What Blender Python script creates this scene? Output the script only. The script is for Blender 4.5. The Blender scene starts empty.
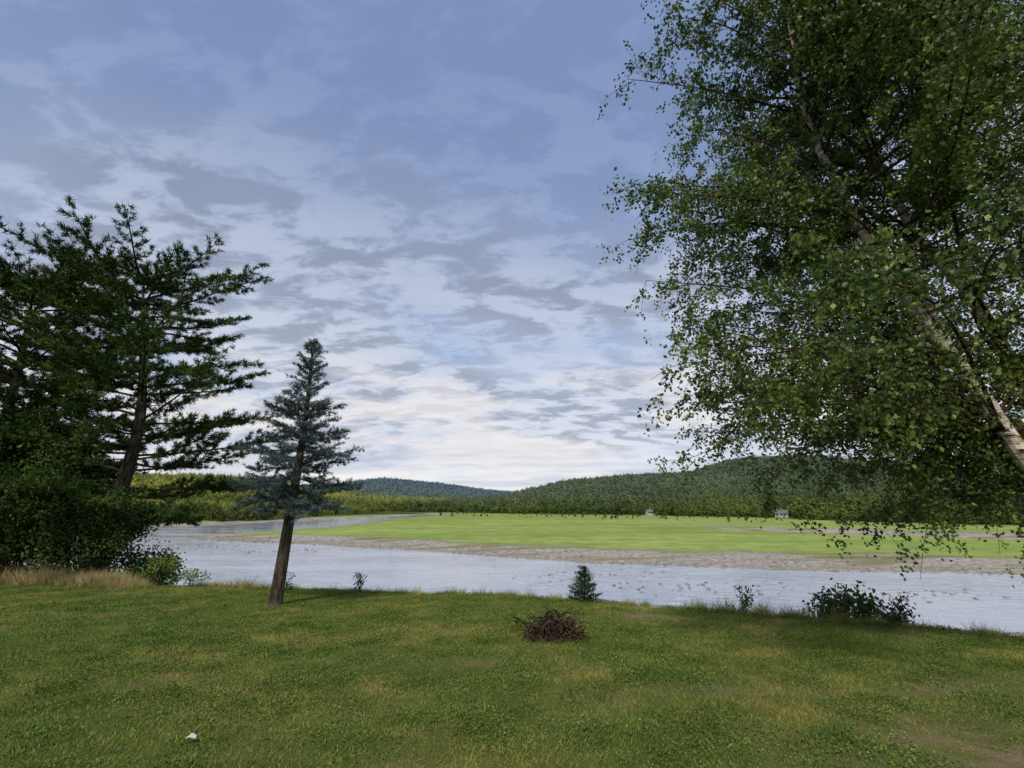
import bpy, math, time, numpy as np
from mathutils import Vector
R=np.random.RandomState(7)
sc=bpy.context.scene
sc.view_settings.view_transform='Standard'; sc.view_settings.look='None'; sc.view_settings.exposure=0
def nrm(a): return a/np.maximum(np.linalg.norm(a,axis=-1,keepdims=True),1e-9)
# ------------------------------------------------------------ mesh helper
class MB:
    def __init__(s): s.V=[];s.F=[];s.n=0
    def add(s,V,F,mat=0):
        V=np.asarray(V,float).reshape(-1,3);F=np.asarray(F,int)
        s.V.append(V);s.F.append((F+s.n,mat));s.n+=len(V)
    def poly(s,V,mat=0):   # V (n,k,3) separate polygons
        n,k=V.shape[:2]; s.add(V.reshape(-1,3),np.arange(n*k).reshape(n,k),mat)
    def tube(s,P,r,sides=6,mat=0):
        P=np.asarray(P,float);r=np.asarray(r,float);T=nrm(np.gradient(P,axis=0))
        ref=np.array([0.31,0.95,0.05]) if abs(T[0][2])>.5 else np.array([0,0,1.])
        A=nrm(np.cross(T,ref));B=np.cross(T,A)
        th=np.linspace(0,2*np.pi,sides,endpoint=False)
        V=P[:,None]+r[:,None,None]*(A[:,None]*np.cos(th)[None,:,None]+B[:,None]*np.sin(th)[None,:,None])
        n=len(P);i=np.arange(n-1)[:,None]*sides;j=np.arange(sides)[None];k=(j+1)%sides
        F=np.stack([i+j,i+k,i+sides+k,i+sides+j],-1).reshape(-1,4)
        s.add(V.reshape(-1,3),F,mat)
    def obj(s,name,mats,smooth=True,link=True):
        V=np.concatenate(s.V);me=bpy.data.meshes.new(name)
        me.vertices.add(len(V));me.vertices.foreach_set('co',V.astype(np.float32).ravel())
        loops=np.concatenate([f.ravel() for f,m in s.F])
        tot=np.concatenate([np.full(len(f),f.shape[1]) for f,m in s.F])
        mi=np.concatenate([np.full(len(f),m) for f,m in s.F])
        me.loops.add(len(loops));me.loops.foreach_set('vertex_index',loops.astype(np.int32))
        me.polygons.add(len(tot));me.polygons.foreach_set('loop_start',np.concatenate([[0],np.cumsum(tot)[:-1]]).astype(np.int32))
        me.polygons.foreach_set('material_index',mi.astype(np.int32))
        me.polygons.foreach_set('use_smooth',np.full(len(tot),smooth))
        for m in mats: me.materials.append(m)
        me.update(calc_edges=True)
        o=bpy.data.objects.new(name,me)
        if link: sc.collection.objects.link(o)
        return o
def needles(mb,P,D,L,W,m,spread,mat):
    P=np.asarray(P);D=nrm(np.asarray(D));n=len(P)
    d=nrm(D[:,None]+spread*R.randn(n,m,3));side=nrm(np.cross(d,R.randn(n,m,3)))*W/2
    b=P[:,None]+R.randn(n,m,3)*L*.16
    ln=L*R.uniform(.7,1.15,(n,m,1))
    V=np.stack([b-side,b+side,b+d*ln],2).reshape(-1,3,3); mb.poly(V,mat)
def leaves(mb,P,L,mat,droop=.5,wf=.36):
    P=np.asarray(P);n=len(P)
    d=nrm(R.randn(n,3)+np.array([0,0,-droop]));s=nrm(np.cross(d,R.randn(n,3)))
    l=(L*R.uniform(.65,1.2,n))[:,None]
    nn=np.cross(d,s)
    V=np.stack([P,P+d*l*.42+s*l*wf+nn*l*.06,P+d*l,P+d*l*.42-s*l*wf+nn*l*.06],1); mb.poly(V,mat)
# ------------------------------------------------------------ node helper
def mat(name):
    m=bpy.data.materials.new(name);m.use_nodes=True;nt=m.node_tree;nt.nodes.clear()
    return m,nt
def nd(nt,t,ins=None,**kw):
    n=nt.nodes.new(t)
    for k,v in kw.items(): setattr(n,k,v)
    if ins:
        for k,v in ins.items():
            s=n.inputs[k]
            if isinstance(v,bpy.types.NodeSocket): nt.links.new(v,s)
            else: s.default_value=v
    return n
def c4(c): return (c[0],c[1],c[2],1)
def mix(nt,f,a,b,bt='MIX'):
    n=nd(nt,'ShaderNodeMix',data_type='RGBA',blend_type=bt)
    for s,v in ((n.inputs[0],f),(n.inputs[6],a),(n.inputs[7],b)):
        if isinstance(v,bpy.types.NodeSocket): nt.links.new(v,s)
        else: s.default_value=v if isinstance(v,(int,float)) else c4(v)
    return n.outputs[2]
def mth(nt,op,a,b=0.,c=0.,clamp=False):
    n=nd(nt,'ShaderNodeMath',operation=op,use_clamp=clamp)
    for s,v in zip(n.inputs,(a,b,c)):
        if isinstance(v,bpy.types.NodeSocket): nt.links.new(v,s)
        else: s.default_value=v
    return n.outputs[0]
def noise(nt,vec,scale,detail=4,rough=.55,dist=0.,dim='3D'):
    return nd(nt,'ShaderNodeTexNoise',{'Vector':vec,'Scale':scale,'Detail':detail,'Roughness':rough,'Distortion':dist},noise_dimensions=dim).outputs['Fac']
def mr(nt,v,a,b,c=0.,d=1.):
    return nd(nt,'ShaderNodeMapRange',{'Value':v,'From Min':a,'From Max':b,'To Min':c,'To Max':d},interpolation_type='SMOOTHSTEP').outputs[0]
def pos(nt): return nd(nt,'ShaderNodeNewGeometry').outputs['Position']
def mapv(nt,v,sc_):
    return nd(nt,'ShaderNodeMapping',{'Vector':v,'Scale':sc_}).outputs[0]
def finish(nt,col,rough=.8,bump=None,bs=.3,bd=.02,trans=0.,spec=.3):
    if spec==0:
        p=nd(nt,'ShaderNodeBsdfDiffuse');cs=p.inputs[0]
    else:
        p=nd(nt,'ShaderNodeBsdfPrincipled',{'Roughness':rough,'Specular IOR Level':spec});cs=p.inputs['Base Color']
    if isinstance(col,bpy.types.NodeSocket): nt.links.new(col,cs)
    else: cs.default_value=c4(col)
    if bump is not None:
        b=nd(nt,'ShaderNodeBump',{'Strength':bs,'Distance':bd,'Height':bump});nt.links.new(b.outputs[0],p.inputs['Normal'])
    out=p.outputs[0]
    if trans>0:
        t=nd(nt,'ShaderNodeBsdfTranslucent')
        if isinstance(col,bpy.types.NodeSocket): nt.links.new(col,t.inputs[0])
        else: t.inputs[0].default_value=c4(col)
        ms=nd(nt,'ShaderNodeMixShader',{0:trans,1:out,2:t.outputs[0]});out=ms.outputs[0]
    o=nd(nt,'ShaderNodeOutputMaterial',{'Surface':out})
def leafmat(name,a,b,scale=1.2,trans=.3,rough=.55,c=None,inst=False,spec=.3):
    m,nt=mat(name);p=pos(nt)
    n1=mr(nt,noise(nt,p,scale,1),.35,.65)
    col=mix(nt,n1,a,b)
    isl=nd(nt,'ShaderNodeNewGeometry').outputs['Random Per Island']
    if c is not None: col=mix(nt,mr(nt,isl,.8,1.),col,c)
    v=mth(nt,'MULTIPLY_ADD',isl,.8,.6)
    if inst:
        ro=nd(nt,'ShaderNodeObjectInfo').outputs['Random'];v=mth(nt,'MULTIPLY',v,mth(nt,'MULTIPLY_ADD',ro,.7,.65))
    hsv=nd(nt,'ShaderNodeHueSaturation',{'Color':col,'Value':v})
    finish(nt,hsv.outputs[0],rough,trans=trans,spec=spec);return m
# ------------------------------------------------------------ terrain function
EX=[-400,-120,-60,-20.6,-12,-5.4,-.3,2.4,4.4,6.7,8.7,14,30,120,500]
EY=[170,62,40,21.2,17.9,16.5,15,13.9,12.4,10.7,9.6,6.5,0,-40,-120]
LAND=np.array([(9000,-600),(600,-60),(200,36),(120,48),(57.5,58.5),(40.9,62),(25,65.5),(11.9,69.4),(0,76),(-10,83),(-32.6,98),(-52,107),(-69.6,113),(-80,121),(-74,136),(-66,156),(-63,184),(-68,230),(-62,300),(-52,400),
 (-70,400),(-84,292),(-106,240),(-118,188),(-150,178),(-250,170),(-600,190),(-9000,900),(-9000,12000),(9000,12000)],float)
CH=np.array([(70,150),(84,137),(105,113),(130,100),(260,76),(500,40)],float)
def segd(x,y,A,B):
    d=B-A;t=np.clip(((x-A[0])*d[0]+(y-A[1])*d[1])/(d@d),0,1)
    return np.hypot(x-A[0]-t*d[0],y-A[1]-t*d[1])
def sdland(x,y):
    D=np.full(x.shape,1e9);ins=np.zeros(x.shape,bool);n=len(LAND)
    for i in range(n):
        A=LAND[i];B=LAND[(i+1)%n];D=np.minimum(D,segd(x,y,A,B))
        c=((A[1]>y)!=(B[1]>y))
        xi=A[0]+(y-A[1])*(B[0]-A[0])/((B[1]-A[1]) if B[1]!=A[1] else 1e-9)
        ins^=(c&(x<xi))
    s=np.where(ins,D,-D)
    ch=np.full(x.shape,1e9)
    for i in range(len(CH)-1): ch=np.minimum(ch,segd(x,y,CH[i],CH[i+1]))
    return np.minimum(s,ch-3.0)
def sn(x,y,s,seed=0):
    r=np.random.RandomState(seed+11);o=0
    for k in range(7):
        a=r.uniform(0,6.28);f=s*r.uniform(.6,2.2);o=o+np.sin((x*math.cos(a)+y*math.sin(a))*f+r.uniform(0,6.28)+.6*np.sin(y*f*.7+k))*(.6/r.uniform(.8,2))
    return o/2.6
def sst(t): t=np.clip(t,0,1);return t*t*(3-2*t)
def ridge(x,y,xs,hs,y0,yr,y1,sd,am=3.5):
    H=np.interp(x,xs,hs)+sn(x,y,.012,sd)*am*(np.interp(x,xs,hs)>3)
    return H*np.where(y<yr,sst((y-y0)/(yr-y0)),1-.8*sst((y-yr)/(y1-yr)))
def terrain(x,y):
    s=(y-np.interp(x,EX,EY))*.85+sn(x,y,.8,3)*.18
    lawn=-.06*np.clip(y,-30,60)+sn(x,y,.55,1)*.035-.0*x
    lawn=np.maximum(lawn,-3.2)
    bank=lawn-sst(s/1.2)*.35-np.clip(s-.5,0,None)*.42
    near=np.where(s<0,lawn,np.maximum(bank,-7.8))
    sd=sdland(x,y)+sn(x,y,.13,5)*1.6
    far=np.where(sd>0,-6+.09*np.clip(sd,0,9)+.25*sst((sd-6)/10)+sn(x,y,.05,9)*.12*np.clip(sd/20,0,1),-6+np.clip(sd,-40,0)*.12)
    far=np.maximum(far,-7.8)
    far=far+ridge(x,y,[-300,-20,97,219,362,424,527,646,785,1035,2500],[0,10,40,54,60,84,90,76,60,56,70],400,950,1700,20,5)*(y>0)
    far=far+ridge(x,y,[-2200,-728,-497,-386,-301,-185,-90,0],[60,42,38,38,25,6,0,0],260,700,1300,30)*(y>0)
    far=far+ridge(x,y,[-3500,-1600,-900,-640,-325,42,260,600,3000],[60,70,90,122,92,50,28,20,20],1500,2600,4200,40)*(y>0)
    return np.where(y>np.interp(x,EX,EY)+22,np.maximum(far,near),np.maximum(near,np.where(s>10,far,-9))),s,sd
def gz(x,y): return float(terrain(np.array([float(x)]),np.array([float(y)]))[0][0])
# ------------------------------------------------------------ ground
rr=.5*(9500/.5)**(np.arange(541)/540)
a1=np.linspace(math.radians(-62),math.radians(62),680)
a2=np.linspace(math.radians(62),math.radians(298),90)[1:-1]
aa=np.concatenate([a1,a2]);na=len(aa)
GX=(rr[:,None]*np.sin(aa)[None]).ravel();GY=(rr[:,None]*np.cos(aa)[None]).ravel()
GZ,GS,GD=terrain(GX,GY)
mb=MB()
i=np.arange(len(rr)-1)[:,None]*na;j=np.arange(na)[None];k=(j+1)%na
mb.add(np.stack([GX,GY,GZ],1),np.stack([i+j,i+na+j,i+na+k,i+k],-1).reshape(-1,4))
mb.add([(0,0,gz(0,0))],np.zeros((0,3),int))
c=mb.n-1
mb.F.append((np.stack([np.arange(na),(np.arange(na)+1)%na,np.full(na,c)],1),0))
m,nt=mat('ground_mat');p=pos(nt)
att=lambda n:nd(nt,'ShaderNodeAttribute',attribute_name=n).outputs['Fac']
n1=mr(nt,noise(nt,p,.45,3),.35,.65);n2=mr(nt,noise(nt,p,9,2),.3,.7);nf=noise(nt,p,60,2)
lawn=mix(nt,n1,(.08,.115,.025),(.14,.15,.04));lawn=mix(nt,mth(nt,'MULTIPLY',n2,.4),lawn,(.055,.065,.02))
dirt=mix(nt,nf,(.14,.105,.065),(.27,.21,.14))
col=mix(nt,mth(nt,'MULTIPLY',att('dirt'),mr(nt,noise(nt,p,3,4),.3,.6)),lawn,dirt)
fv=mapv(nt,p,(.03,.10,.1))
f1=mr(nt,noise(nt,fv,1.,5,.6),.34,.66);f2=mr(nt,noise(nt,p,.25,5,.65),.42,.62)
field=mix(nt,f1,(.22,.30,.075),(.34,.40,.12));field=mix(nt,mth(nt,'MULTIPLY',f2,.5),field,(.15,.215,.06))
field=mix(nt,mth(nt,'MULTIPLY',mr(nt,noise(nt,mapv(nt,p,(.012,.05,.1)),1.,5,.6),.53,.68),.35),field,(.33,.30,.14))
fy=nd(nt,'ShaderNodeSeparateXYZ',{0:p}).outputs[1]
field=mix(nt,mr(nt,fy,190,300,0,.3),field,(.16,.22,.07))
col=mix(nt,att('field'),col,field)
gr=mix(nt,mr(nt,noise(nt,p,1.3,6,.7),.35,.7),(.24,.215,.185),(.48,.44,.39))
gr=mix(nt,mr(nt,noise(nt,mapv(nt,p,(.05,.3,1)),1.,4),.47,.64),gr,(.19,.19,.09))
col=mix(nt,att('gravel'),col,gr)
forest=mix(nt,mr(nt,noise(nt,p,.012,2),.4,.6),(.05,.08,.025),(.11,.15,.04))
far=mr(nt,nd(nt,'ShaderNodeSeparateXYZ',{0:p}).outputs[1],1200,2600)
forest=mix(nt,far,forest,(.09,.14,.18))  # bluish distance haze painted into the far hills' ground colour
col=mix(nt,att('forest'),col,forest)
col=mix(nt,att('bank'),col,mix(nt,n2,(.04,.06,.015),(.09,.09,.04)))
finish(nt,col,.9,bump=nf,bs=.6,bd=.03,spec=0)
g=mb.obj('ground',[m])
GXa=np.append(GX,0);GYa=np.append(GY,0);GSa=np.append(GS,-10);GDa=np.append(GD,-99)
def forestfront(x): return np.interp(x,[-600,-200,-120,-95,-60,0,70,90,128,140,160,300,900],[210,196,215,330,430,380,335,318,262,200,172,150,120])
isfar=GYa>np.interp(GXa,EX,EY)+22
fo=isfar*sst((GYa-forestfront(GXa))/10)
def setatt(name,v):
    a=g.data.attributes.new(name,'FLOAT','POINT');a.data.foreach_set('value',np.asarray(v,np.float32))
setatt('forest',fo)
jit=sn(GXa,GYa,.22,8)*3
setatt('field',isfar*sst((GDa-8+jit)/5)*(1-fo))
setatt('gravel',isfar*(1-sst((GDa-8+jit)/5)))
setatt('bank',(~isfar)*sst((GSa-.1)/.5))
def dirtf(x,y):
    d=np.exp(-((x-3.9)/1.2)**2-((y-4.5)/.7)**2)*1.0+np.exp(-((x-3.2)/1.0)**2-((y-11.6)/.45)**2)*1.5+.8*np.exp(-((x-5.6)/1.5)**2-((y-6.3)/.6)**2)
    d=d+.6*np.exp(-((x+4.6)/.9)**2-((y-6.6)/.35)**2)+.6*np.exp(-((x-2.3)/1.1)**2-((y-6.2)/.35)**2)+.5*np.exp(-((x+1.)/1.3)**2-((y-7.6)/.3)**2)
    return np.clip(d,0,1.2)*(.75+.6*sn(x,y,3.2,14))
setatt('dirt',np.clip(dirtf(GXa,GYa),0,1)*(~isfar))
# ------------------------------------------------------------ water
m,nt=mat('water_mat');p=pos(nt)
w1=noise(nt,mapv(nt,p,(.7,1.6,1)),1.0,4,.6,.4);w2=noise(nt,mapv(nt,p,(.05,.13,1)),1.,2)
h=mth(nt,'MULTIPLY',w1,mr(nt,w2,.35,.65,.25,1.))
b=nd(nt,'ShaderNodeBump',{'Strength':.5,'Distance':.14,'Height':h})
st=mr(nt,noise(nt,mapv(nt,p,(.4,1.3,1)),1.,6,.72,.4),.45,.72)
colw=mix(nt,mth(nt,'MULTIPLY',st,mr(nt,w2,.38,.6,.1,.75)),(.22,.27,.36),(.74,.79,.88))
pr=nd(nt,'ShaderNodeBsdfPrincipled',{'Base Color':colw,'Roughness':.06,'IOR':1.45,'Specular IOR Level':.9,'Normal':b.outputs[0]})
nd(nt,'ShaderNodeOutputMaterial',{'Surface':pr.outputs[0]})
mb=MB();mb.add([(-5000,-300,-6),(5000,-300,-6),(5000,5000,-6),(-5000,5000,-6)],[(0,1,2,3)]);mb.obj('river_water',[m],False)
# ------------------------------------------------------------ bark materials
def barkmat(name,a,b,scale,birch=False):
    m,nt=mat(name);p=pos(nt)
    n=noise(nt,mapv(nt,p,(1,1,.25)) if not birch else mapv(nt,p,(.6,.6,3)),scale,4,.7)
    col=mix(nt,mr(nt,n,.4,.6),a,b)
    if birch:
        n2=noise(nt,mapv(nt,p,(1,1,5)),5,3);col=mix(nt,mr(nt,n2,.6,.66),col,(.03,.025,.02))
    finish(nt,col,.9,bump=n,bs=.9,bd=.03,spec=0);return m
BARK=barkmat('conifer_bark',(.035,.027,.02),(.10,.08,.06),14)
BIRCHB=barkmat('birch_bark',(.26,.20,.15),(.68,.60,.51),5,True)
TWIG=barkmat('twig_bark',(.03,.02,.015),(.07,.05,.035),8)
def curve(P,n): # catmull-ish resample
    P=np.asarray(P,float);t=np.linspace(0,len(P)-1,n);i=np.clip(t.astype(int),0,len(P)-2);f=(t-i)[:,None]
    P0=P[np.clip(i-1,0,None)];P1=P[i];P2=P[i+1];P3=P[np.clip(i+2,None,len(P)-1)]
    return .5*((2*P1)+(-P0+P2)*f+(2*P0-5*P1+4*P2-P3)*f*f+(-P0+3*P1-3*P2+P3)*f**3)
# ------------------------------------------------------------ conifers
def conifer(name,base,top,r0,zf0,Lp,elp,whs,nb,subgap,subf,tgap,nL,nW,nm,spread,fm,rand=.25,curl=.25,vz=(-.05,.3),bend=.3,kbr=1.,skip=0.):
    mb=MB();base=np.array(base,float);top=np.array(top,float);H=top[2]-base[2]
    mid=(base+top)/2+np.array([bend,0,0]);T=curve([base,base*.75+top*.25+np.array([bend*.5,0,0]),mid,base*.25+top*.75+np.array([bend*.5,.1,0]),top],24)
    tt=np.linspace(0,1,24);rad=r0*(1-tt)**.85+.012;rad[0]*=1.25;rad[1]*=1.02
    mb.tube(T,rad,12,0)
    NP=[];ND=[]
    t=zf0
    while t<.995:
        nbr=max(2,int(round(nb*R.uniform(.75,1.3))));a0=R.uniform(0,6.28)
        for q in range(nbr):
            L=np.interp(t,*Lp)*R.uniform(1-rand,1+rand*.5);tq=np.clip(t+R.uniform(-.4,.4)*whs/H,0,.995)
            az=a0+q*6.283/nbr+R.uniform(-.35,.35);el=math.radians(np.interp(t,*elp)+R.uniform(-9,9))
            P0=np.array([np.interp(tq,tt,T[:,k]) for k in range(3)])
            hd=np.array([math.cos(az),math.sin(az),0]);s=np.linspace(0,1,9)
            wob=R.uniform(-.18,.18);wv=R.uniform(-.04,.04)
            sd=np.array([-hd[1],hd[0],0])
            B=P0+hd*L*math.cos(el)*s[:,None]+np.array([0,0,1])*(L*(math.sin(el)*s+curl*s**2.2+wv*np.sin(s*7)))[:,None]+sd*(wob*L*s**1.5)[:,None]
            if R.rand()<skip: B=P0+(B-P0)*.5;mb.tube(B,(.006+r0*.1*min(1,L/4)*kbr*(1-s)**.8),5,0);continue
            mb.tube(B,(.008+r0*.2*min(1,L/4)*kbr*(1-s)**.8),5,0)
            side=1;sp=.2 if t<.9 else .05
            while sp<1.0:
                Pb=np.array([np.interp(sp,s,B[:,k]) for k in range(3)])
                l=(subf*L*(1.12-sp)+.12)*R.uniform(.6,1.3)*min(1,.45+sp)
                an=math.radians(R.uniform(25,65))*side;side=-side
                d=hd*math.cos(an)+sd*math.sin(an)+np.array([0,0,R.uniform(*vz)])
                d=d/np.linalg.norm(d);nk=max(2,int(l/tgap));u=np.linspace(.15,1,nk)
                Q=Pb+d*l*u[:,None]+np.array([0,0,1])*(.15*l*u**2)[:,None]+R.randn(nk,3)*.05*l
                if l>.35: mb.tube(np.stack([Pb,Q[nk//2],Q[-1]]),[.012,.008,.003],3,0)
                NP.append(Q);ND.append(np.repeat((d+np.array([0,0,.35]))[None],nk,0))
                sp+=subgap/L*R.uniform(.7,1.3)
            NP.append(B[-3:]);ND.append(np.repeat((hd+[0,0,.3])[None],3,0))
        t+=whs/H*R.uniform(.7,1.3)
    NP=np.concatenate(NP);ND=np.concatenate(ND)
    needles(mb,NP,ND,nL,nW,nm,spread,1)
    print(name,'tufts',len(NP))
    return mb.obj(name,[BARK,fm],False)
PINE=leafmat('white_pine_needles',(.025,.055,.015),(.085,.13,.034),.7,0,.6,spec=0)
SPR=leafmat('blue_spruce_needles',(.045,.075,.07),(.11,.16,.155),1.5,0,.6,spec=0)
zz=gz(-17,21)
conifer('white_pine_tree',(-17,21,zz-.1),(-17.8,21.4,12.3),.36,.24,([.15,.3,.5,.7,.85,.95,1],[5.0,5.8,5.8,5.7,5.5,4.8,3.9]),([.1,.5,.8,1],[-6,2,8,16]),.78,5.6,.27,.28,.12,.24,.037,21,.8,PINE,.38,.10,(-.15,.5),bend=.9,kbr=.7,skip=.06)
conifer('white_pine_tree',(-23.2,21.6,gz(-24.5,22.5)-.1),(-23.6,22.,12.4),.36,.1,([.1,.3,.5,.7,.85,.95,1],[5,5.4,5.6,5.6,5.2,4.4,3.]),([.1,.5,.8,1],[-5,3,12,26]),.66,6,.28,.30,.12,.24,.038,20,.8,PINE,.35,.10,(-.3,.6),kbr=.7)
conifer('blue_spruce_tree',(-6.08,13.4,gz(-6.08,13.4)-.05),(-5.8,13.4,6.3),.165,.36,([.36,.4,.47,.6,.75,.88,1],[1.2,1.5,1.5,1.15,.72,.4,.1]),([.36,.5,.75,.9,1],[-16,-2,14,35,60]),.23,6.6,.08,.34,.05,.10,.015,13,.85,SPR,.45,.10,(-.45,.35),bend=.08,kbr=.5)
# ------------------------------------------------------------ birch
BL=leafmat('birch_leaves',(.055,.10,.018),(.135,.20,.038),.8,.32,.42,c=(.20,.24,.06))
def envr(z): return np.interp(z,[1.2,2.0,2.8,4.5,7,9,11,13,14.2],[1.5,3.5,4.4,4.75,4.9,4.8,4.3,2.8,.3])
mb=MB()
S1=curve([(8.9,7.2,-.6),(8.45,7.2,.9),(7.56,7.2,2.4),(7.05,7.2,3.56),(6.26,7.2,5.06),(5.7,7.2,6.5),(5.3,7.3,8.6),(5.3,7.3,10.6),(5.5,7.3,12.6)],40)
S2=curve([(9.2,7.7,-.6),(8.95,7.8,1.6),(8.5,7.8,3.6),(8.0,7.8,5.2),(7.35,7.9,6.5),(6.9,8,8.6),(6.8,8.1,10.6),(7.0,8.1,12.8)],40)
mb.tube(S1,np.linspace(.15,.022,40),12,0);mb.tube(S2,np.linspace(.13,.02,40),12,0)
S3=curve([S1[16],(7.2,7.9,6.2),(8.4,8.4,8),(9,8.6,10)],20);mb.tube(S3,np.linspace(.08,.02,20),8,0)
LP=[]
C0=np.array([6.7,7.3])
for q in range(290):
    z=R.uniform(1.9,12.8);az=R.uniform(0,6.283);rf=math.sqrt(R.uniform(.2,1.0))
    tgt=np.array([C0[0]+math.cos(az)*envr(z)*rf,C0[1]+math.sin(az)*envr(z)*rf*.9,z])
    if q>277: tgt=np.array([R.uniform(6.1,8.4),R.uniform(7.6,9.0),R.uniform(1.3,1.9)]);z=tgt[2]
    elif z<2.5 and 3.2<tgt[0]<6.2 and R.rand()<.5: continue
    if tgt[1]<6.9 and tgt[0]>4.6 and z<6.8 and R.rand()<.85: continue
    S=[S1,S2,S3][R.choice(3,p=[.5,.35,.15])]
    zi=np.clip(z-R.uniform(.2,1.6)-.15*rf*2,2.6,12.2);idx=int(np.argmin(abs(S[:,2]-zi)));P0=S[idx]
    md=(P0+tgt)/2+np.array([0,0,R.uniform(.2,.8)])+R.randn(3)*.2
    B=curve([P0,md,tgt],14);Lb=np.linalg.norm(tgt-P0)
    mb.tube(B,np.linspace(.008+.005*Lb,.004,14),6,2)
    ns=int(5+Lb*3.2)
    for u in np.linspace(.28,1.,ns):
        Pb=B[int(u*13)];d=nrm(R.randn(3)*[1,1,.5]+nrm(tgt-P0)*.7);l=R.uniform(.35,1.0)*(1.15-.35*u)
        e=Pb+d*l+np.array([0,0,-R.uniform(.0,.55)*l])
        Q=curve([Pb,(Pb+e)/2+[0,0,.12*l],e],6);mb.tube(Q,np.linspace(.006,.0025,6),3,2)
        for w in range(4):
            f=R.uniform(.25,1.);Pt=Q[int(f*5)];dd=nrm(R.randn(3)*[1,1,.6]+d*.6+[0,0,-.55]);ll=R.uniform(.2,.5)
            k=19;uu=R.rand(k)[:,None];sag=np.array([0,0,-.35])*ll*uu**2
            LP.append(Pt+dd*ll*uu+sag+R.randn(k,3)*.04)
LP=np.concatenate(LP);n0=len(LP)
ok=~((LP[:,1]<7.15)&(LP[:,0]>4.6)&(LP[:,2]>1.6)&(LP[:,2]<6.0)&(R.rand(n0)<.68));LP=LP[ok];print('birch leaves',len(LP))
leaves(mb,LP,.068,1,.6,.38)
mb.obj('birch_tree',[BIRCHB,BL,TWIG],False)
# ------------------------------------------------------------ leafy shrubs / trees
def leafy(name,base,h,radii,nlimb,per,size,lm,trunk=.0,clump=.35,low=0.1):
    mb=MB();base=np.array(base,float);P=[]
    if trunk>0:
        mb.tube(curve([base-[0,0,.2],base+[.1,0,h*.3],base+[0,.1,h*.6]],8),np.linspace(trunk,trunk*.5,8),8,0)
    for q in range(nlimb):
        d=nrm(R.randn(3));d[2]=abs(d[2]) if R.rand()<.7 else d[2]
        r=R.uniform(.45,1.)**.5
        c=base+np.array([d[0]*radii[0]*r,d[1]*radii[1]*r,h*(low+(1-low)*.5)+d[2]*h*(1-low)*.5*r])
        st=base+np.array([R.randn()*.1*radii[0],R.randn()*.1*radii[1],h*.3*R.rand() if trunk>0 else 0])
        mb.tube(curve([st,(st+c)/2+[0,0,.1*h],c],7),np.linspace(.008+.008*h*.4,.003,7),4,0)
        n=int(per*R.uniform(.6,1.4));t=np.abs(R.randn(n,1))*.25
        P.append(c+(st-c)*np.clip(t,0,.8)+nrm(R.randn(n,3))*(R.rand(n,1)**.6)*clump*np.array([1,1,.75]))
    P=np.concatenate(P);leaves(mb,P,size,1,.2,.34)
    return mb.obj(name,[TWIG,lm],False)
DL=leafmat('dark_leaves',(.022,.042,.012),(.06,.10,.026),.6,0,spec=0)
SL=leafmat('shrub_leaves',(.035,.075,.018),(.09,.14,.035),2.,.3)
WL=leafmat('weed_leaves',(.07,.12,.022),(.13,.19,.045),2.,.0,spec=0)
leafy('maple_tree',(-22,20.8,gz(-22,20.8)),8.0,(5.0,3.2),150,190,.17,DL,trunk=.2,clump=.8,low=.02)
leafy('alder_bush',(-16.8,20.3,gz(-16.2,20.3)-.3),4.8,(2.8,2.0),70,170,.13,DL,clump=.6,low=.0)
leafy('alder_bush',(-14.8,20.8,gz(-14.4,20.8)-.3),2.6,(1.3,1.2),44,130,.12,DL,clump=.5,low=.0)
leafy('alder_bush',(-19.5,19.8,gz(-19.5,19.8)-.2),3.8,(3.2,1.6),70,150,.12,DL,clump=.5,low=.0)
leafy('willow_shrub',(7.7,11.6,gz(7.7,11.6)-.1),1.35,(1.25,.6),40,56,.10,SL,clump=.22,low=.1)
leafy('willow_shrub',(6.9,11.5,gz(6.9,11.5)-.1),.9,(.45,.3),12,40,.08,SL,clump=.14)
leafy('willow_shrub',(5.4,12.3,gz(5.4,12.3)-.1),1.0,(.3,.2),9,26,.07,SL,clump=.12)
leafy('willow_shrub',(9.3,10.8,gz(9.3,10.8)-.1),.6,(.5,.3),10,26,.06,SL,clump=.1)
leafy('willow_shrub',(-12.4,18.2,gz(-12.4,18.2)-.1),1.3,(.9,.5),20,50,.09,WL,clump=.2)
leafy('willow_shrub',(-10.9,17.7,gz(-10.9,17.7)-.1),.8,(.6,.3),14,30,.07,WL,clump=.14)
leafy('willow_shrub',(-7.2,16.5,gz(-7.2,16.5)-.1),.7,(.4,.3),10,30,.07,SL,clump=.12)
leafy('willow_shrub',(-4.8,16.4,gz(-4.8,16.4)-.1),.8,(.25,.2),8,26,.07,WL,clump=.12)
# spruce sapling
conifer('spruce_sapling',(1.95,14.0,gz(1.95,14.0)-.05),(1.98,14.0,gz(1.95,14.0)+.85),.02,.06,([0,.2,.5,.8,1],[.34,.36,.26,.14,.04]),([0,.5,1],[12,30,60]),.08,6,.05,.4,.035,.05,.009,12,.8,leafmat('sapling_needles',(.02,.05,.018),(.05,.09,.03),3.,0,spec=0),.3,.1,bend=0.)
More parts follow.
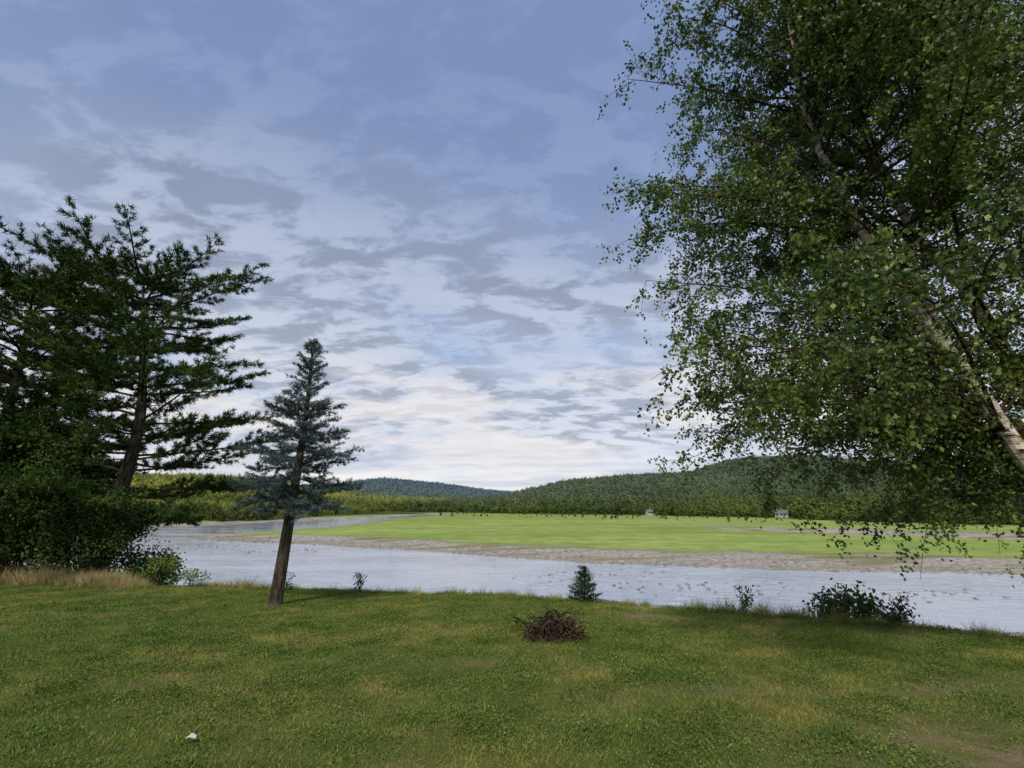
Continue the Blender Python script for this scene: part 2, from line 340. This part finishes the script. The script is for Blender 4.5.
# ------------------------------------------------------------ brush pile of roots
mb=MB();bx,by=.74,9.1;bz=gz(bx,by)
for q in range(300):
    a=R.uniform(0,6.283);r=R.rand()**.6*.47;P0=np.array([bx+math.cos(a)*r,by+math.sin(a)*r*.8,bz+R.uniform(0,.48)*(1-(r/.6)**1.5)])
    d=nrm(np.array([math.cos(a)*.7,math.sin(a)*.7,.2])+R.randn(3)*.6);L=R.uniform(.15,.38)
    P=[P0];
    for s in range(4):
        d=nrm(d+R.randn(3)*.5-[0,0,.16]);P.append(P[-1]+d*L/4)
    P=np.array(P);P[:,2]=np.maximum(P[:,2],bz+.01)
    mb.tube(P,np.linspace(R.uniform(.007,.018),.003,5),5,0)
mb.obj('brush_pile',[barkmat('root_wood',(.018,.012,.011),(.10,.068,.055),20)],False)
leafy('weed_patch',(.5,9.7,bz-.02),.36,(.9,.4),46,26,.045,WL,clump=.12)
# ------------------------------------------------------------ scatter helper (geometry nodes)
def scatter(name,P,scale,idx,protos,tilt=None):
    col=bpy.data.collections.new(name+'_parts')
    for o in protos: col.objects.link(o)
    me=bpy.data.meshes.new(name);me.vertices.add(len(P));me.vertices.foreach_set('co',np.asarray(P,np.float32).ravel())
    a=me.attributes.new('sc','FLOAT_VECTOR','POINT');a.data.foreach_set('vector',np.asarray(scale,np.float32).ravel())
    rot=np.zeros((len(P),3),np.float32);rot[:,2]=R.uniform(0,6.283,len(P))
    if tilt: rot[:,:2]=R.randn(len(P),2)*tilt
    a=me.attributes.new('ro','FLOAT_VECTOR','POINT');a.data.foreach_set('vector',rot.ravel())
    a=me.attributes.new('id_','INT','POINT');a.data.foreach_set('value',np.asarray(idx,np.int32))
    ob=bpy.data.objects.new(name,me);sc.collection.objects.link(ob)
    ng=bpy.data.node_groups.new(name+'_gn','GeometryNodeTree')
    ng.interface.new_socket('Geometry',in_out='INPUT',socket_type='NodeSocketGeometry')
    ng.interface.new_socket('Geometry',in_out='OUTPUT',socket_type='NodeSocketGeometry')
    I=ng.nodes.new('NodeGroupInput');O=ng.nodes.new('NodeGroupOutput')
    ci=ng.nodes.new('GeometryNodeCollectionInfo');ci.inputs['Collection'].default_value=col
    ci.inputs['Separate Children'].default_value=True;ci.inputs['Reset Children'].default_value=True
    ip=ng.nodes.new('GeometryNodeInstanceOnPoints');ip.inputs['Pick Instance'].default_value=True
    def na_(n,t):
        x=ng.nodes.new('GeometryNodeInputNamedAttribute');x.data_type=t;x.inputs[0].default_value=n;return x.outputs['Attribute']
    er=ng.nodes.new('FunctionNodeEulerToRotation')
    ng.links.new(na_('ro','FLOAT_VECTOR'),er.inputs[0])
    ng.links.new(I.outputs[0],ip.inputs['Points']);ng.links.new(ci.outputs[0],ip.inputs['Instance'])
    ng.links.new(na_('id_','INT'),ip.inputs['Instance Index']);ng.links.new(er.outputs[0],ip.inputs['Rotation'])
    ng.links.new(na_('sc','FLOAT_VECTOR'),ip.inputs['Scale']);ng.links.new(ip.outputs[0],O.inputs[0])
    md=ob.modifiers.new('scatter','NODES');md.node_group=ng
    return ob
# ------------------------------------------------------------ grass
m,nt=mat('grass_blades');p=pos(nt)
n1=mr(nt,noise(nt,p,.4,2),.38,.62);n2=mr(nt,noise(nt,p,1.8,2,.65),.42,.62)
col=mix(nt,n1,(.145,.215,.04),(.32,.30,.08));col=mix(nt,mth(nt,'MULTIPLY',n2,.65),col,(.09,.15,.03))
n3=mr(nt,noise(nt,p,.9,3,.6),.56,.66);col=mix(nt,mth(nt,'MULTIPLY',n3,.5),col,(.33,.27,.11))
isl=nd(nt,'ShaderNodeNewGeometry').outputs['Random Per Island'];ro=nd(nt,'ShaderNodeObjectInfo').outputs['Random']
col=mix(nt,mr(nt,isl,.80,.86),col,(.36,.30,.14))
hs=nd(nt,'ShaderNodeHueSaturation',{'Color':col,'Value':mth(nt,'MULTIPLY_ADD',ro,.4,.8)})
finish(nt,hs.outputs[0],.6,trans=.25,spec=0);GR=m
DRY=leafmat('dry_grass',(.26,.22,.09),(.42,.35,.17),2.,.0,inst=True,spec=0)
def tuft(name,n,rad,h,w,m,lean=.5,hv=(.5,1.2)):
    mb=MB();r=rad*np.sqrt(R.rand(n));a=R.uniform(0,6.283,n);b=np.stack([r*np.cos(a),r*np.sin(a),np.full(n,-.01)],1)
    d=R.randn(n,3)*lean;d[:,2]=1;d=nrm(d);hh=(h*R.uniform(hv[0],hv[1],n))[:,None];a=R.uniform(0,6.283,n)
    s=np.stack([np.cos(a),np.sin(a),np.zeros(n)],1)*w/2;bend=nrm(d*[1,1,0]+1e-6)*hh*.3
    V=np.stack([b-s,b+s,b+d*hh*.9+bend*.8],1);mb.poly(V,0);return mb.obj(name,[m],False,link=False)
T=[tuft('grass_tuft_%d'%i,330,.30,h,.008,GR,l) for i,(h,l) in enumerate([(.040,.7),(.052,.6),(.034,.9),(.060,.6)])]
def clover(name):
    mb=MB();n=260;r=.3*np.sqrt(R.rand(n));a=R.uniform(0,6.283,n);P=np.stack([r*np.cos(a),r*np.sin(a),R.uniform(.01,.045,n)],1);leaves(mb,P,.022,0,-.3,.45);return mb.obj(name,[WL],False,link=False)
T.append(clover('clover_tuft'))
def cells(g,y0,y1):
    Y,X=np.mgrid[y0:y1:g,-24:18:g];x=X.ravel()+R.uniform(-.5,.5,X.size)*g;y=Y.ravel()+R.uniform(-.5,.5,X.size)*g
    _,S,_=terrain(x,y);ok=(S<.35)&(abs(x)<1.2*y+1.5);return x[ok],y[ok]
x,y=cells(.27,2.4,9.);xb,yb=cells(.36,9.,22.);x=np.concatenate([x,xb]);y=np.concatenate([y,yb])
x2,y2=cells(.5,2.4,22.);x=np.concatenate([x,x2]);y=np.concatenate([y,y2]);clv=np.concatenate([np.zeros(len(x)-len(x2),bool),np.ones(len(x2),bool)])
dd=dirtf(x,y);ok=R.rand(len(x))>dd;x=x[ok];y=y[ok];clv=clv[ok];z=terrain(x,y)[0]
s=R.uniform(.75,1.2,len(x))*(1+.3*sn(x,y,1.5,4));near=np.exp(-((x-.6)/1.)**2-((y-9.6)/.6)**2);s=s*(1+1.5*near)*(1-.3*np.clip(dirtf(x,y)*2,0,1))
s=np.clip(s,.45,3);ss=R.uniform(.85,1.15,len(x))*np.where(y>9,1.25,1);sc3=np.stack([ss,ss,s],1)
idx=np.where(clv&(sn(x,y,.9,31)>-.1),4,R.choice(4,len(x),p=[.28,.26,.30,.16]));print('lawn tufts',len(x))
scatter('lawn_grass',np.stack([x,y,z],1),sc3,idx,T)
# taller bank grass
T2=[tuft('bank_tuft_%d'%i,60,.16,h,.011,mm,.35) for i,(h,mm) in enumerate([(.28,GR),(.2,GR),(.38,GR),(.34,DRY)])]
n=2600;x=R.uniform(-26,16,n);y=np.interp(x,EX,EY)+R.uniform(-.15,1.5,n)+.2;z=terrain(x,y)[0]
s=R.uniform(.4,1.1,n)*(.75+.5*np.clip(sn(x,y,.9,6)+.4,0,1.4));idx=R.choice(4,n,p=[.38,.34,.22,.06])
scatter('bank_grass',np.stack([x,y,z],1),np.repeat(s[:,None],3,1),idx,T2,.15)
T3=[tuft('dry_tuft_%d'%i,60,.18,h,.012,DRY,.3) for i,h in enumerate([.55,.75,.42])]
n=1300;x=R.uniform(-24,-12.4,n);y=np.interp(x,EX,EY)-R.uniform(-.6,1.5,n)*np.interp(x,[-24,-12.4],[1.5,.6]);z=terrain(x,y)[0]
scatter('dry_grass_patch',np.stack([x,y,z],1),np.repeat(R.uniform(.5,1.1,(n,1))*np.interp(x,[-24,-14,-12.4],[1.1,.85,.35])[:,None],3,1),R.choice(3,n),T3,.12)
# ------------------------------------------------------------ distant forest
m,nt=mat('forest_foliage');p=pos(nt)
ro=nd(nt,'ShaderNodeObjectInfo').outputs['Random'];xyz=nd(nt,'ShaderNodeSeparateXYZ',{0:p})
big=mr(nt,noise(nt,p,.010,2,.6),.42,.6)
left_lit=mth(nt,'MULTIPLY',mr(nt,xyz.outputs[0],-70,-140),mr(nt,xyz.outputs[1],240,400))
col=mix(nt,ro,(.03,.058,.018),(.11,.155,.035));col=mix(nt,mth(nt,'MULTIPLY',big,.35),col,(.24,.29,.07))
col=mix(nt,mr(nt,xyz.outputs[1],360,750,.05,.62),col,(.19,.26,.20))  # aerial haze mixed into the tree colour with distance
col=mix(nt,mth(nt,'MULTIPLY',left_lit,mr(nt,big,0,1,.3,.9)),col,(.42,.44,.10))  # left slope's sunlit yellow-green, painted into the foliage colour
col=mix(nt,mr(nt,xyz.outputs[1],1200,2400,0,.9),col,(.18,.26,.36))  # blue haze of the far ridge, also part of the base colour
hs=nd(nt,'ShaderNodeHueSaturation',{'Color':col,'Value':mth(nt,'MULTIPLY_ADD',nd(nt,'ShaderNodeNewGeometry').outputs['Random Per Island'],.6,.7)})
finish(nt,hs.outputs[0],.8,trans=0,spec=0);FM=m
def dcon(name,w,n=300):
    mb=MB();mb.tube([(0,0,-.5),(0,0,9.4)],[.16,.03],5,0)
    z=.8+8.9*R.rand(n)**1.25;r=w*(1-(z-.5)/9.6)*R.uniform(.6,1.15,n)*(1+.15*np.sin(z*5));a=R.uniform(0,6.283,n)
    P=np.stack([r*np.cos(a)*.35,r*np.sin(a)*.35,z+.25],1);D=np.stack([np.cos(a),np.sin(a),np.full(n,-.25)],1)
    tip=P+D*(r[:,None]*.75+.12);s=np.stack([-np.sin(a),np.cos(a),np.zeros(n)],1)*(.12+.33*r)[:,None]
    mb.poly(np.stack([P,tip*.55+P*.45+s*.8+[0,0,.05],tip,tip*.55+P*.45-s*.8],1),1);return mb.obj(name,[BARK,FM],False,link=False)
def ddec(name,rx,h):
    mb=MB();mb.tube([(0,0,-.5),(0,0,h*.6)],[.2,.1],5,0);C=nrm(R.randn(14,3))*R.uniform(.4,.8,(14,1))*[rx,rx,h*.38]+[0,0,h*.56]
    P=np.concatenate([c+nrm(R.randn(26,3))*R.uniform(.3,1,(26,1))*rx*.42 for c in C]);leaves(mb,P,.95,1,0,.4);return mb.obj(name,[BARK,FM],False,link=False)
FP=[dcon('forest_conifer_0',2.0),dcon('forest_conifer_1',1.5),ddec('forest_hardwood_0',2.9,8.5),ddec('forest_hardwood_1',2.4,7.),ddec('forest_hardwood_2',3.3,7.5)]
def rp(n,y0,y1,k=1.3,pw=1.):
    y=y0+(y1-y0)*R.rand(n)**pw;x=R.uniform(-1,1,n)*(k*y+40);return x,y
X=[];Y=[];SCL=[]
x,y=rp(60000,150,1080,1.15,.6);f=forestfront(x)+sn(x,y,.1,2)*5;ok=(y>f);open_=(sn(x,y,.011,77)>.55)&(y>f+60);ok&=~(open_&(R.rand(len(x))<.75))
ok&=~((x<-20)&(x>-110)&(y<430));X.append(x[ok]);Y.append(y[ok]);SCL.append(R.uniform(.6,1.3,ok.sum())*np.where((y[ok]<450)&(x[ok]<140),.6,1.))
x,y=rp(11000,1900,2720,.75,.8);X.append(x);Y.append(y);SCL.append(R.uniform(1.3,2.1,len(x)))
x=R.uniform(-330,420,2200);y=forestfront(x)+R.uniform(-3,14,2200)+sn(x,x,.06,2)*4;ok=~((x<-20)&(x>-110)&(y<420));X.append(x[ok]);Y.append(y[ok]);SCL.append(R.uniform(.3,.85,ok.sum()))
x=R.uniform(-60,300,480);y=forestfront(x)-R.rand(480)**2*130-2;sd=sdland(x,y);ok=sd>10;X.append(x[ok]);Y.append(y[ok]);SCL.append(R.uniform(.10,.36,ok.sum()))
X=np.concatenate(X);Y=np.concatenate(Y);SCL=np.concatenate(SCL);Z=terrain(X,Y)[0]
ok=~(((abs(X/np.maximum(Y,1)-.275)<.012)&(Y<322)&(X>40)&(Y>200))|((Y<274)&(Y>150)&(X<160)&(abs(X/Y-.54)<.024)))
X,Y,Z,SCL=X[ok],Y[ok],Z[ok],SCL[ok]
idx=R.choice(5,len(X),p=[.22,.18,.22,.19,.19]);hz=R.uniform(.85,1.2,len(X))
print('forest',len(X))
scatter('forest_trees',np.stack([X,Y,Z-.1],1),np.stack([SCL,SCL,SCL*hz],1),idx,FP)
# ------------------------------------------------------------ farmhouses
m,nt=mat('white_clapboard');finish(nt,mix(nt,noise(nt,pos(nt),2.,3),(.38,.38,.36),(.50,.50,.48)),.7);WALL=m
m,nt=mat('roof_shingle');finish(nt,mix(nt,noise(nt,pos(nt),3.,3),(.10,.10,.11),(.18,.17,.17)),.8);ROOF=m
m,nt=mat('window_glass');finish(nt,(.03,.035,.04),.15,spec=.5);GL=m
def house(x,y,w,d,h,rz):
    e=bpy.data.objects.new('farmhouse',None);sc.collection.objects.link(e);e.location=(x,y,gz(x,y));e.rotation_euler[2]=rz
    def part(n,V,F,mt):
        b=MB()
        for f in F: b.add([V[i] for i in f],[list(range(len(f)))],0)
        o=b.obj(n,[mt],False);o.parent=e
    a,b_=w/2,d/2;rh=h+d*.38
    part('walls',[(-a,-b_,-1),(a,-b_,-1),(a,b_,-1),(-a,b_,-1),(-a,-b_,h),(a,-b_,h),(a,b_,h),(-a,b_,h),(-a,0,rh),(a,0,rh)],[(0,1,5,4),(2,3,7,6),(1,2,6,9,5),(3,0,4,8,7)],WALL)
    k=.4
    part('roof',[(-a-k,-b_-k,h-.15),(a+k,-b_-k,h-.15),(a+k,0,rh+.15),(-a-k,0,rh+.15),(a+k,b_+k,h-.15),(-a-k,b_+k,h-.15)],[(0,1,2,3),(3,2,4,5)],ROOF)
    V=[];F=[]
    for q in (-.32,0,.32):
        n=len(V);cx=q*w;V+=[(cx-.4,-b_-.03,.9),(cx+.4,-b_-.03,.9),(cx+.4,-b_-.03,1.9),(cx-.4,-b_-.03,1.9)];F.append((n,n+1,n+2,n+3))
    part('windows',V,F,GL)
    part('door',[(w*.12,-b_-.04,0),(w*.12+.8,-b_-.04,0),(w*.12+.8,-b_-.04,2.0),(w*.12,-b_-.04,2.0)],[(0,1,2,3)],ROOF)
    part('chimney',[(-.4,-.4,h),(.4,-.4,h),(.4,.4,h),(-.4,.4,h),(-.4,-.4,rh+.8),(.4,-.4,rh+.8),(.4,.4,rh+.8),(-.4,.4,rh+.8)],[(0,1,5,4),(1,2,6,5),(2,3,7,6),(3,0,4,7),(4,5,6,7)],ROOF)
house(88,318,5,3.8,2.1,.2);house(142,264,6,4.3,2.2,-.5)
# ------------------------------------------------------------ shore rocks
m,nt=mat('rock_mat');finish(nt,mix(nt,noise(nt,pos(nt),3.,4),(.14,.13,.12),(.38,.35,.31)),.9,spec=0);RK=m
def rock(name):
    import bmesh
    bm=bmesh.new();bmesh.ops.create_icosphere(bm,subdivisions=2,radius=1)
    for v in bm.verts: v.co=v.co*R.uniform(.8,1.15);v.co.z*=.55
    me=bpy.data.meshes.new(name);bm.to_mesh(me);bm.free();me.materials.append(RK);return bpy.data.objects.new(name,me)
RP=[rock('rock_%d'%i) for i in range(3)]
n=8000;seg=R.randint(2,14,n);t=R.rand(n)[:,None];P=LAND[seg]*(1-t)+LAND[seg+1]*t;P=P+np.stack([R.randn(n)*.6,np.abs(R.randn(n))*4-1.8],1)
z=terrain(P[:,0],P[:,1])[0];ok=z>-6.3;P=P[ok];z=z[ok];s=R.uniform(.05,.13,len(z))+(R.rand(len(z))<.06)*.22
# exposed stones in the shallows
n=260;cx=R.choice([18,34,10,-40,-60],n);cy={18:50,34:46,10:58,-40:88,-60:96};Px=cx+R.randn(n)*5.5;Py=np.array([cy[int(c)] for c in cx])+R.randn(n)*2.2
P=np.concatenate([P,np.stack([Px,Py],1)]);z=np.concatenate([z,np.full(n,-6.03)]);s=np.concatenate([s,R.uniform(.08,.26,n)])
scatter('shore_rocks',np.stack([P[:,0],P[:,1],z],1),np.repeat(s[:,None],3,1),R.choice(3,len(z)),RP,.3)
# small white scrap on the lawn
mb=MB();bx,by=-2.75,4.75;z=gz(bx,by)+.045
mb.add([(bx-.04,by-.02,z),(bx+.0,by-.03,z+.02),(bx+.045,by-.01,z),(bx+.035,by+.025,z+.01),(bx-.01,by+.03,z+.03),(bx-.035,by+.02,z+.005)],[(0,1,4,5),(1,2,3,4)])
m,nt=mat('paper_mat');finish(nt,(.6,.6,.58),.8);mb.obj('paper_scrap',[m],False)
# ------------------------------------------------------------ world
EL=math.radians(46);AZ=math.radians(195) # from behind
w=bpy.data.worlds.new('World');sc.world=w;w.use_nodes=True;nt=w.node_tree;nt.nodes.clear()
sky=nd(nt,'ShaderNodeTexSky',sky_type='NISHITA');sky.sun_disc=False;sky.sun_elevation=EL;sky.sun_rotation=AZ
tc=nd(nt,'ShaderNodeTexCoord').outputs['Generated'];x3=nd(nt,'ShaderNodeSeparateXYZ',{0:tc});zc=mth(nt,'MAXIMUM',x3.outputs[2],0.)
den=mth(nt,'ADD',zc,.20);u=mth(nt,'DIVIDE',x3.outputs[0],den);v=mth(nt,'DIVIDE',x3.outputs[1],den)
uv=nd(nt,'ShaderNodeCombineXYZ',{0:u,1:v,2:0.}).outputs[0]
nb=noise(nt,nd(nt,'ShaderNodeMapping',{'Vector':uv,'Scale':(.8,1.1,1),'Location':(3.1,1.7,0)}).outputs[0],1.0,3,.5,0,'2D')
nm_=noise(nt,nd(nt,'ShaderNodeMapping',{'Vector':uv,'Scale':(4.6,8.,1),'Rotation':(0,0,.18)}).outputs[0],1.0,6,.6,.2,'2D')
def K(c,s=10): return tuple(q*s for q in c)
base=mix(nt,.8,sky.outputs[0],mix(nt,mr(nt,zc,.05,.7),K((.42,.57,.85)),K((.19,.29,.55))))
veil=mix(nt,mr(nt,zc,.05,.75),K((.58,.64,.77)),K((.26,.33,.50)))
c1=mix(nt,mr(nt,nb,.36,.60,.25,1.),base,veil)
dark=mix(nt,mr(nt,zc,.05,.75),K((.38,.42,.52)),K((.20,.25,.38)))
lite=mix(nt,mr(nt,zc,.05,.75),K((.74,.77,.85)),K((.32,.40,.58)))
amp=mr(nt,zc,.85,.45,.6,1.)
c2=mix(nt,mth(nt,'MULTIPLY',mr(nt,nm_,.54,.40),mth(nt,'MULTIPLY',amp,mr(nt,nb,.40,.60,.35,.6))),c1,lite)
c2=mix(nt,mth(nt,'MULTIPLY',mr(nt,nm_,.46,.61),mth(nt,'MULTIPLY',amp,mr(nt,nb,.40,.58,.35,.95))),c2,dark)
hb=mth(nt,'MULTIPLY',mr(nt,zc,.36,.14),mr(nt,noise(nt,mapv(nt,tc,(3,3,14)),1.,4,.58,.1),.42,.58))
c3=mix(nt,mth(nt,'MULTIPLY',hb,.72),c2,K((.86,.82,.80)))
hz2=mix(nt,mr(nt,zc,.16,.02,0,.9),c3,mix(nt,mr(nt,noise(nt,mapv(nt,tc,(2,2,22)),1.,3),.42,.58),K((.56,.60,.70)),K((.90,.88,.88))))
bg=nd(nt,'ShaderNodeBackground',{'Color':hz2,'Strength':.105});nd(nt,'ShaderNodeOutputWorld',{'Surface':bg.outputs[0]})
w.name='sky'
L=bpy.data.lights.new('sun','SUN');L.energy=3.2;L.angle=math.radians(8);L.color=(1,.92,.78);lo=bpy.data.objects.new('sun',L);sc.collection.objects.link(lo)
sdv=Vector((math.sin(AZ)*math.cos(EL),math.cos(AZ)*math.cos(EL),math.sin(EL)));lo.rotation_euler=sdv.to_track_quat('Z','Y').to_euler();lo.location=(0,-20,30)
# ------------------------------------------------------------ camera
cd=bpy.data.cameras.new('camera');cd.sensor_width=36;cd.lens=17;cd.clip_start=.05;cd.clip_end=20000
co=bpy.data.objects.new('camera',cd);sc.collection.objects.link(co);co.location=(0,0,1.7);co.rotation_euler=(math.radians(90+14),0,0);sc.camera=co
